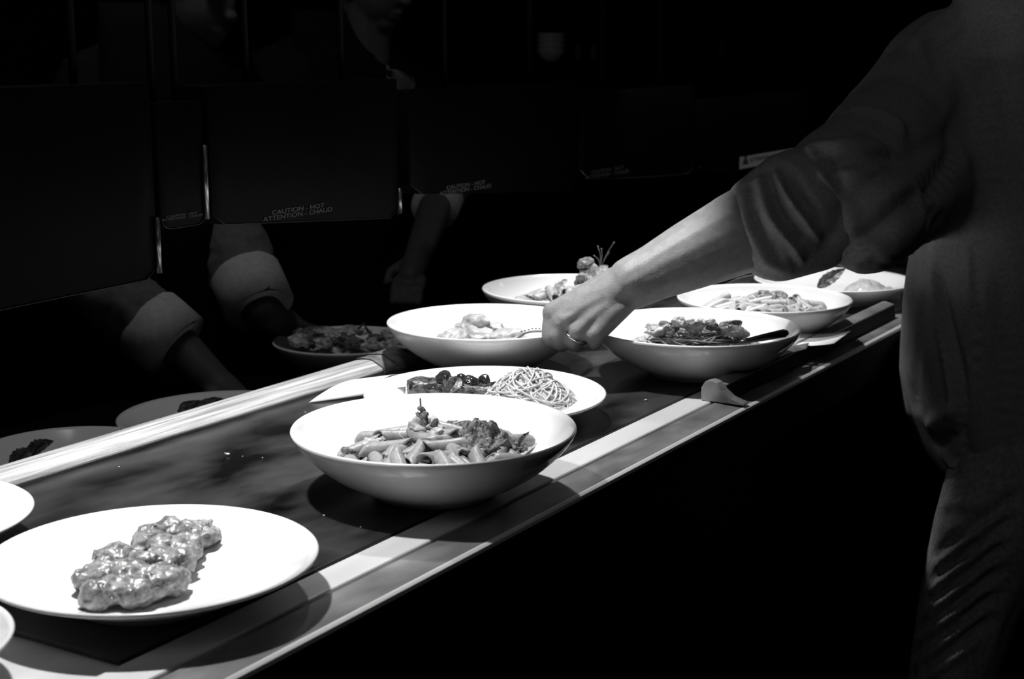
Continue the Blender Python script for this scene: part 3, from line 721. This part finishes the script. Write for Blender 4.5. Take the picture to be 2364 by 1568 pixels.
# ------------------------------------------------------------------ people
def volume(parts, voxel, it=6):
    bm = bmesh.new()
    for p_ in parts:
        if p_[0] == 'c': capsule(bm, p_[1], p_[2], p_[3], p_[4])
        elif p_[0] == 'l':
            rings = [[bm.verts.new((cx_ + rx_ * math.cos(a_ * math.pi / 24), cy_ + ry_ * math.sin(a_ * math.pi / 24), z_)) for a_ in range(48)] for (z_, cx_, cy_, rx_, ry_) in p_[1]]
            for r1, r2 in zip(rings, rings[1:]):
                for a_ in range(48): bm.faces.new((r1[a_], r2[a_], r2[(a_ + 1) % 48], r1[(a_ + 1) % 48]))
            bm.faces.new(rings[0]); bm.faces.new(rings[-1][::-1])
        else: add_ico(bm, p_[1], 1.0, 3, p_[2], p_[3] if len(p_) > 3 else None)
    return remeshed(bm, voxel, it)
def chain(pts, rad): return [('c', pts[i], pts[i + 1], rad[i], rad[i + 1]) for i in range(len(pts) - 1)]
def head_parts(c, yaw, s=1.0, nod=0.0):
    """skull, jaw, nose, lips, ears, eye sockets; faces +x before yaw"""
    R = Matrix.Rotation(yaw, 4, 'Z') @ Matrix.Rotation(nod, 4, 'Y'); c = Vector(c)
    def e(o_, sc_): return ('e', c + (R @ Vector(o_)) * s, tuple(k * s for k in sc_), R)
    return [e((-.012, 0, .035), (.094, .074, .088)), e((.022, 0, -.030), (.066, .056, .070)), e((.050, 0, -.078), (.030, .030, .024)),
            e((.088, 0, -.005), (.013, .011, .026)), e((.098, 0, -.022), (.012, .014, .010)), e((.082, 0, -.050), (.010, .022, .005)), e((.080, 0, -.062), (.010, .019, .006)),
            e((.078, .030, .012), (.012, .015, .010)), e((.078, -.030, .012), (.012, .015, .010)), e((.080, 0, .032), (.014, .045, .009)),
            e((-.005, .076, -.006), (.018, .008, .030)), e((-.005, -.076, -.006), (.018, .008, .030))]
def eyes_and_hair(root, c, yaw, nod=0.0):
    R = Matrix.Rotation(yaw, 4, 'Z') @ Matrix.Rotation(nod, 4, 'Y'); c = Vector(c)
    bm = bmesh.new()
    for (o_, sc_) in (((-.022, 0, .052), (.092, .080, .084)), ((-.055, 0, .005), (.055, .070, .075))):
        add_ico(bm, c + R @ Vector(o_), 1, 4, sc_, R)
    for v_ in bm.verts: v_.co += (v_.co - c).normalized() * .005 * fbm(v_.co, 60, 3)
    from_bm('hair', bm, M_HAIR, root)
    for s in (1, -1):
        bm = bmesh.new(); add_ico(bm, c + R @ Vector((.0835, .030 * s, .012)), .0085, 3, (1, 1.2, .75), R); from_bm('eye', bm, M_STICK, root)

def crease(me, strokes):
    """press folds into cloth: (points, width, depth) - depth > 0 raises a ridge"""
    bv = BVHTree.FromPolygons([v_.co for v_ in me.vertices], [p_.vertices[:] for p_ in me.polygons])
    st = []
    for (uv, wd, dp) in strokes:
        pts = []
        for (u, v) in uv:
            h = bv.ray_cast(CAM, ray(u, v).normalized())
            if h[0] is not None: pts.append(h[0])
        if len(pts) > 1:
            pts = spline(pts, 8); st.append((pts, wd, dp))
    from mathutils.kdtree import KDTree
    kd = KDTree(len(me.vertices))
    for k, v_ in enumerate(me.vertices): kd.insert(v_.co, k)
    kd.balance()
    tot = {}
    for (pts, wd, dp) in st:
        best = {}
        for k, q_ in enumerate(pts):
            for (c_, i_, dist) in kd.find_range(q_, wd * 2.6):
                if i_ not in best or dist < best[i_][0]: best[i_] = (dist, k)
        for i_, (dist, kk) in best.items():
            fade = math.sin(math.pi * min(1, max(0, (kk + 1.5) / (len(pts) + 2)))) ** .6
            tot[i_] = tot.get(i_, 0) + dp * fade * math.exp(-dist * dist / (wd * wd))
    nn = {i_: me.vertices[i_].normal.copy() for i_ in tot}
    for i_, d_ in tot.items(): me.vertices[i_].co += nn[i_] * d_

# ---- the server at the right, left arm reaching to the bowl
per = thing('person', 'person at the right in a grey shirt with rolled sleeve gripping a bowl', 'person', (-.47, 2.33, 0))
per.location = (0, 0, 0)
W0 = depth(onz(1318, 776, ZC + .066)) - .012       # depth of the gripped near rim
def H(u, v, dw=0): return dep(u, v, W0 + dw)
elb = H(1815, 478, .02); sho = dep(2190, 165, 2.26)
wr = H(1462, 652, -.005)
parts = chain([sho, elb], [.055, .048]) + chain([elb, H(1700, 541, .01), H(1590, 592, .005), H(1505, 632, 0), wr], [.055, .054, .045, .0365, .0345])
KN = {'i': H(1278, 722, .008), 'm': H(1300, 744, -.006), 'r': H(1336, 764, -.014), 'p': H(1374, 770, -.020)}
KR = {'i': .0150, 'm': .0150, 'r': .0145, 'p': .0140}
for k, p_ in KN.items():
    parts += [('c', wr.lerp(p_, .06), p_, .030 if k in 'mr' else .026, KR[k])]
parts += [('c', H(1425, 668, .01), H(1300, 712, .03), .030, .016)]
FN = {'i': [(1269, 752, .006), (1266, 782, .004), (1276, 793, .014)],
      'm': [(1286, 776, -.006), (1292, 793, .004), (1302, 797, .018)],
      'r': [(1322, 787, -.010), (1330, 798, .004), (1338, 799, .022)],
      'p': [(1374, 788, -.016), (1372, 796, -.002), (1366, 798, .014)]}
for k, lst in FN.items():
    pts = [KN[k]] + [H(*q_) for q_ in lst]; rr = [KR[k] * .84, .0104, .0094, .0084]
    if k == 'p': rr = [.0125, .0102, .0088, .0078]
    parts += chain(pts, rr)
parts += chain([H(1430, 690, .015), H(1395, 730, .035), H(1350, 752, .045), H(1315, 764, .046)], [.020, .0145, .0120, .0100])   # thumb over the inner rim
# rest of the body under the clothes
hip = Vector((-.47, 2.36, .86)); chest = Vector((-.50, 2.37, 1.22)); neck = Vector((-.54, 2.36, 1.46)); hc = Vector((-.60, 2.36, 1.60))
parts += [('e', hip, (.13, .17, .14)), ('e', chest, (.125, .17, .20)), ('c', hip, chest, .12, .13), ('c', chest + Vector((0, 0, .1)), neck, .085, .058), ('c', neck, hc, .056, .055), ('c', sho, chest + Vector((0, 0, .13)), .06, .07)]
rsho = Vector((-.52, 2.56, 1.38)); relb = Vector((-.50, 2.62, 1.10)); rwr = Vector((-.60, 2.60, .965))
parts += chain([rsho, relb], [.055, .045]) + chain([relb, rwr], [.045, .03]) + [('c', chest + Vector((0, 0, .13)), rsho, .07, .06)]
rh = rwr + Vector((-.05, -.01, -.015)); parts += [('e', rh, (.045, .038, .016))]
for k in range(4):
    b0 = rh + Vector((-.035, -.027 + .018 * k, 0)); parts += chain([b0, b0 + Vector((-.030, 0, -.004)), b0 + Vector((-.052 - .004 * (k in (1, 2)), 0, -.018))], [.0095, .0088, .0075])
parts += chain([rh + Vector((.01, -.03, 0)), rh + Vector((-.018, -.052, -.004)), rh + Vector((-.042, -.058, -.012))], [.012, .0105, .009])
# legs: near leg bent forward
lh = Vector((-.46, 2.25, .84)); lk = dep(2188, 1590, depth(Vector((-.53, 2.12, .48)))); la = Vector((-.42, 2.22, .09))
rhp = Vector((-.45, 2.47, .84)); rk = Vector((-.44, 2.50, .47)); ra = Vector((-.36, 2.50, .09))
parts += chain([lh, lk, la], [.075, .055, .038]) + chain([rhp, rk, ra], [.075, .055, .038])
parts += [('c', la + Vector((.02, 0, -.045)), la + Vector((-.15, 0, -.06)), .035, .024), ('c', ra + Vector((.02, 0, -.045)), ra + Vector((-.15, 0, -.06)), .035, .024)]
parts += head_parts(hc + Vector((-.02, 0, .03)), math.pi * .97, 1.0, .35)
me = volume(parts, .0028, 5)
# knuckle ridges and tendons of the back of the hand
crease(me, [([(1300, 742), (1340, 712), (1390, 685)], .0045, .0012), ([(1334, 764), (1370, 728), (1410, 700)], .0045, .0012), ([(1278, 722), (1320, 696), (1375, 668)], .0045, .001),
            ([(1318, 745), (1340, 735)], .005, -.0016), ([(1354, 768), (1372, 745)], .005, -.0018), ([(1296, 724), (1320, 716)], .004, -.0012),
            ([(1310, 770), (1300, 752), (1286, 735)], .003, -.0022), ([(1412, 700), (1445, 690), (1480, 668)], .009, -.0035), ([(1500, 650), (1600, 615), (1700, 585)], .016, -.002)])
link_mesh('body', me, M_SKIN, per)
# ring on the ring finger
rc = (KN['r'] * .35 + H(1322, 787, -.010) * .65); ax = (H(1322, 787, -.010) - KN['r']).normalized()
bm = bmesh.new(); u_ = ax.orthogonal().normalized(); v2 = ax.cross(u_); pts = [rc + u_ * .0136 * math.cos(t_ * .2618) + v2 * .0136 * math.sin(t_ * .2618) for t_ in range(25)]
add_tube(bm, pts, .0015, 8, False); tag(from_bm('ring', bm, M_RING, per), 'thin shiny metal ring')
# shirt: torso, upper sleeve, elbow bag and rolled cuff
sh = []
def T(x, y, z, rx, ry, rz_=.12): return ('e', Vector((x, y, z)), (rx, ry, rz_))
sh.append(('l', [(1.47, -.545, 2.36, .04, .05), (1.45, -.545, 2.36, .085, .10), (1.40, -.53, 2.36, .108, .165), (1.34, -.53, 2.36, .135, .195), (1.22, -.525, 2.36, .150, .205), (1.08, -.518, 2.36, .159, .205),
    (.96, -.515, 2.36, .168, .207), (.86, -.515, 2.36, .170, .208), (.80, -.512, 2.36, .166, .206), (.755, -.504, 2.36, .150, .198), (.72, -.495, 2.36, .130, .190), (.695, -.49, 2.36, .112, .175)]))
sh += [('c', Vector((-.53, 2.36, 1.40)), Vector((-.54, 2.36, 1.45)), .10, .07)]

sh += chain([H(1925, 420, .02), dep(2065, 315, 2.16), dep(2195, 175, 2.26)], [.066, .088, .10])
sh += chain([H(2000, 505, .02), dep(2115, 410, 2.18), dep(2230, 330, 2.28)], [.070, .094, .11])
sh += [('c', H(1935, 500, .02), H(2010, 555, .03), .056, .040)]
sh += chain([H(1915, 378, .02), H(1905, 368, .02)], [.036, .030])
sh += [('c', rsho, relb, .085, .075), ('c', Vector((-.50, 2.40, 1.36)), rsho, .10, .09)]
me = volume(sh, .0052, 8)
for v_ in me.vertices:
    v_.co += v_.normal * (.006 * fbm((v_.co.x, v_.co.y, v_.co.z * .35), 9, 3) if v_.co.z < 1.08 else .004 * fbm(v_.co, 7, 3))
crease(me, [([(1860, 345), (1935, 335), (2040, 345)], .010, .009), ([(1880, 378), (1960, 372), (2060, 366)], .009, -.011), ([(1885, 412), (1960, 400), (2040, 392)], .009, .007), ([(1870, 350), (1898, 400), (1925, 455)], .007, .013),
            ([(1893, 350), (1925, 400), (1950, 440)], .008, -.012), ([(1858, 380), (1880, 430), (1905, 470)], .007, -.010), ([(1900, 440), (1928, 500), (1948, 570)], .008, -.016), ([(1935, 440), (1960, 510), (1975, 560)], .012, .009), ([(1955, 565), (2010, 545), (2075, 490), (2120, 440)], .016, -.014),
            ([(1960, 255), (2010, 262), (2070, 290), (2075, 320)], .014, .010), ([(1990, 300), (2030, 310), (2060, 330)], .012, -.008), ([(1990, 590), (2020, 575), (2060, 590), (2080, 615)], .010, .011), ([(2110, 600), (2150, 480), (2205, 350), (2250, 200)], .020, -.016),
            ([(2060, 440), (2110, 430), (2130, 470), (2120, 530)], .014, .009), ([(2150, 150), (2120, 90), (2190, 30)], .012, .008), ([(2170, 180), (2150, 110), (2215, 50)], .012, -.008),
            ([(2152, 620), (2165, 720), (2195, 880), (2202, 960)], .008, .011), ([(2172, 640), (2190, 760), (2220, 900), (2232, 1080)], .010, -.014), ([(2248, 580), (2252, 800), (2252, 1120)], .006, -.009), ([(2236, 580), (2240, 800), (2240, 1120)], .006, .005),
            ([(2105, 1015), (2150, 985), (2205, 945)], .012, .013), ([(2120, 1050), (2165, 1030), (2215, 1000)], .010, -.013), ([(2160, 1075), (2190, 1065), (2225, 1080)], .009, .010), ([(2310, 640), (2320, 840), (2330, 1080)], .018, -.010),
            ([(2135, 680), (2120, 800), (2118, 930)], .012, -.007), ([(2290, 60), (2280, 200), (2290, 420)], .022, -.014)])
link_mesh('shirt', me, M_SHIRT, per)
cf = [('c', H(1782, 505, .01), H(1842, 470, .015), .066, .072), ('c', H(1790, 560, .005), H(1830, 540, .01), .050, .050), ('c', H(1785, 452, .015), H(1850, 425, .02), .044, .045), ('c', H(1850, 480, .018), H(1905, 500, .02), .070, .058), ('c', H(1800, 580, .005), H(1895, 562, .015), .040, .036)]
me = volume(cf, .0036, 8)
crease(me, [([(1716, 450), (1728, 520), (1765, 590), (1800, 615)], .0055, .009), ([(1732, 430), (1748, 510), (1800, 590)], .006, -.011), ([(1752, 415), (1775, 500), (1830, 575), (1850, 600)], .006, .011),
            ([(1772, 400), (1800, 480), (1850, 550)], .0065, -.012), ([(1790, 398), (1815, 455), (1865, 520), (1890, 550)], .0055, .012), ([(1812, 396), (1845, 450), (1885, 500)], .0075, -.010), ([(1712, 540), (1750, 595), (1820, 625)], .008, .006), ([(1780, 520), (1815, 570), (1840, 610)], .005, -.006)])
tag(link_mesh('rolled_sleeve', me, M_SHIRT, per), 'bunched rolled up sleeve at the elbow')
# trousers
tp = chain([Vector((-.465, 2.28, .80)), dep(2292, 1240, depth(Vector((-.49, 2.19, .69)))), dep(2236, 1400, depth(Vector((-.50, 2.17, .60)))), lk, la + Vector((0, 0, .02))], [.105, .088, .073, .060, .062]) + chain([Vector((-.46, 2.46, .82)), rk, ra + Vector((0, 0, .02))], [.12, .085, .075]) + [('e', Vector((-.465, 2.36, .80)), (.145, .185, .12))]
me = volume(tp, .005, 7)
cs = []
for k in range(6):
    u0 = 2160 - k * 12; v0 = 1240 + k * 58; cs.append(([(u0, v0 + 40), (u0 + 70, v0 - 15), (u0 + 150, v0 - 75), (u0 + 190, v0 - 100)], .009, -.013)); cs.append(([(u0 + 5, v0 + 66), (u0 + 75, v0 + 8), (u0 + 150, v0 - 50)], .007, .010))
cs += [([(2175, 1170), (2230, 1165), (2280, 1175)], .01, .006), ([(2330, 1370), (2300, 1450), (2280, 1540)], .012, .005)]
crease(me, cs); link_mesh('trousers', me, M_TROUS, per)
for a_ in (la, ra):
    me = volume([('c', a_ + Vector((.03, 0, -.047)), a_ + Vector((-.16, 0, -.055)), .042, .033)], .004, 4); link_mesh('shoe', me, M_RUBBER, per)
eyes_and_hair(per, hc + Vector((-.02, 0, .03)), math.pi * .97, .35)

# ---- cooks on the far side of the pass
def cook(label, head, yaw, shoR, elbR, cuffR, handR, shoL, elbL, cuffL, handL, xb, rc=.058, rightm=None):
    rm2 = rightm or M_JACKET; rightm = rightm or M_SLEEVE
    t = thing('person', label, 'person', (0, 0, 0), 0)
    hd = Vector(head); mid = Vector((xb, hd.y, 0))
    nk = Vector((hd.x - .03, hd.y, hd.z - .14))
    P = head_parts(hd, yaw, 1, .30) + [('c', nk + Vector((0, 0, -.06)), hd + Vector((-.02, 0, -.04)), .058, .054)]
    ch = Vector((xb, hd.y, 1.18)); hp_ = Vector((xb - .02, hd.y, .88))
    P += [('c', hp_, ch, .12, .13), ('c', ch, nk + Vector((0, 0, -.06)), .12, .06)]
    for (s_, e_, c_, h_) in ((shoR, elbR, cuffR, handR), (shoL, elbL, cuffL, handL)):
        s_, e_, c_, h_ = map(Vector, (s_, e_, c_, h_))
        P += chain([ch + Vector((0, 0, .12)), s_, e_, c_, h_], [.08, .055, .045, .036, .028])
        d_ = (h_ - c_).normalized(); sdv = d_.cross(Vector((0, 0, 1))).normalized()
        P += [('c', h_, h_ + d_ * .05, .030, .028)]
        for k in range(4):
            q_ = h_ + d_ * .06 + sdv * (-.027 + .018 * k); P += chain([q_, q_ + d_ * .032, q_ + d_ * .050 - Vector((0, 0, .018))], [.0095, .0088, .0078])
        P += chain([h_ + sdv * .025, h_ + d_ * .03 + sdv * .046, h_ + d_ * .052 + sdv * .05 - Vector((0, 0, .01))], [.012, .011, .009])
    for s in (1, -1):
        P += chain([hp_ + Vector((0, .09 * s, -.02)), Vector((xb, hd.y + .1 * s, .48)), Vector((xb - .03, hd.y + .1 * s, .07))], [.085, .058, .042]) + [('c', Vector((xb - .03, hd.y + .1 * s, .04)), Vector((xb + .12, hd.y + .1 * s, .03)), .036, .028)]
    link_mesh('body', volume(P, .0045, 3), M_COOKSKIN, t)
    J = [('l', [(1.36, xb, hd.y, .06, .08), (1.33, xb, hd.y, .11, .17), (1.26, xb, hd.y, .14, .205), (1.0, xb, hd.y, .15, .20), (.80, xb, hd.y, .15, .21)])]
    for (s_, e_, c_) in ((shoR, elbR, cuffR), (shoL, elbL, cuffL)):
        s_, e_ = Vector(s_), Vector(e_); J += chain([ch + Vector((0, 0, .10)), s_, s_.lerp(e_, .45)], [.11, .080, .066])
    me = volume(J, .008, 6); link_mesh('tunic', me, M_TUNIC, t)
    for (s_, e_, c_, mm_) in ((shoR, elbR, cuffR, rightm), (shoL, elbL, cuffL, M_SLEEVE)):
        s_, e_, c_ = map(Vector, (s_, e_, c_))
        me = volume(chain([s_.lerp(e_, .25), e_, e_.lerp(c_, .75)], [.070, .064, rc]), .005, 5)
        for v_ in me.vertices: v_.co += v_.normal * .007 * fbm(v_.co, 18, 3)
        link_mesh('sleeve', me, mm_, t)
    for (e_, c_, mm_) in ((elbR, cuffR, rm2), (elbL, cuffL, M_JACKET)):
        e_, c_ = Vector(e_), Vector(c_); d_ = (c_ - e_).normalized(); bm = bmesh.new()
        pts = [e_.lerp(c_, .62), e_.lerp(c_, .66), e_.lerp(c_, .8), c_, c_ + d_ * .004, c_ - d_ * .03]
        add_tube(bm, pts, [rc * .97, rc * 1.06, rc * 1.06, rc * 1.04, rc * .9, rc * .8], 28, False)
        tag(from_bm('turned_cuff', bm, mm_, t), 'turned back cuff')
    # bib apron in front of the jacket
    bm = bmesh.new(); g = []
    for i in range(25):
        z = .42 + (1.42 - .42) * i / 24; wd = .225 if z < 1.05 else .225 - (z - 1.05) * .20
        row = []
        for j in range(17):
            q_ = j / 16 * 2 - 1; ang = q_ * 1.35
            row.append(bm.verts.new((xb + (.175 if z < 1.3 else .175 - (z - 1.3) * .5) * math.cos(ang * .9) + .006 * noise.noise(Vector((z * 6, q_ * 5, xb))), hd.y + math.sin(ang) * wd / math.sin(1.35) * 1.02, z)))
        g.append(row)
    for a_, b_ in zip(g, g[1:]):
        for j in range(16): bm.faces.new((a_[j], a_[j + 1], b_[j + 1], b_[j]))
    o = from_bm('apron', bm, M_APRON, t); md = o.modifiers.new('s', 'SOLIDIFY'); md.thickness = .003
    eyes_and_hair(t, hd, yaw, .30)
    return t
X1 = -1.92
cook('cook at the far left with pale turned back cuffs above the dim dishes', onx(440, -30, -1.82), 0,
     onx(215, 330, -1.88), onx(215, 640, -1.80), onx(408, 800, -1.66), onx(510, 900, -1.58),
     (-1.93, onx(440, -30, -1.82).y + .19, 1.27), onx(505, 500, -1.80), onx(600, 712, -1.66), onx(655, 750, -1.68), X1, .058)
c2 = onx(860, -50, -1.98)
ck = cook('cook standing behind the gap between the warmer boxes above the gripped bowl', c2, 0,
     (-2.10, c2.y - .19, 1.27), (-2.14, c2.y - .22, 1.0), (-2.13, c2.y - .235, .80), (-2.12, c2.y - .235, .70),
     onx(1010, 250, -2.08), onx(1040, 400, -1.98), onx(1004, 478, -1.84), onx(960, 610, -1.76), -2.12, .050, M_TUNIC)
bm = bmesh.new(); g = []
for i in range(13):
    t_ = i / 12; y0 = 148 + 182 * t_; ul = 894 + 42 * t_ ** .8; ur = min(965, 894 + 71 * t_ * 5) if t_ < .2 else 965 - 27 * min(1, (t_ - .2) / .5) ** .7
    g.append([bm.verts.new(onx(ul + (ur - ul) * j / 6, y0 + (37 * (j / 6) if t_ < .05 else 0), -1.925 + .006 * math.sin(j))) for j in range(7)])
for a_, b_ in zip(g, g[1:]):
    for j in range(6): bm.faces.new((a_[j], a_[j + 1], b_[j + 1], b_[j]))
o = from_bm('scarf_end', bm, M_SLEEVE, ck); md = o.modifiers.new('s', 'SOLIDIFY'); md.thickness = .003; tag(o, 'pale pointed cloth end hanging at the shoulder')

# ------------------------------------------------------------------ back shelf with crockery and jars
sf = thing('wall_shelf', 'dark shelf on the far kitchen side holding stacked crockery', 'shelf', (0, 0, 0))
pz = onx(1275, 140, -3.2)
box('shelf_board', (-3.45, pz.y - .6, pz.z - .03), (-3.0, 7.6, pz.z), M_BLACK, sf)
box('shelf_board', (-3.45, pz.y - .6, .88), (-3.0, 7.6, .91), M_BLACK, sf)
for yy in (pz.y - .55, 7.5): box('shelf_post', (-3.45, yy, 0), (-3.40, yy + .05, 2.4), M_BLACK, sf)
for k in range(4):
    bm = bmesh.new(); add_lathe(bm, bowl_profile(.06, .045, .03), 40)
    o = from_bm('stacked_bowl', bm, M_CHINA); p = onx(1272, 140, -3.15); o.location = (p.x, p.y, pz.z + .0005 + .022 * k)
    tag(o, ['lowest', 'second lowest', 'second highest', 'topmost'][k] + ' small bowl of the faint stack on the back shelf', 'bowl', 'bowls on the back shelf')
for k, (u, h) in enumerate([(1335, .07), (1370, .07), (1665, .09)]):
    p = onx(u, 138, -3.12); bm = bmesh.new(); add_lathe(bm, [(0, 0), (.014, 0), (.015, .004), (.015, h * .7), (.007, h * .85), (.007, h), (0, h)], 24)
    o = from_bm('bottle', bm, M_GREY); o.location = (p.x, p.y, pz.z + .0005)
    tag(o, ['slim faint bottle nearest the stacked bowls on the back shelf', 'slim faint bottle second from the stacked bowls', 'lone faint bottle at the right of the back shelf'][k], 'bottle', 'bottles on the back shelf')
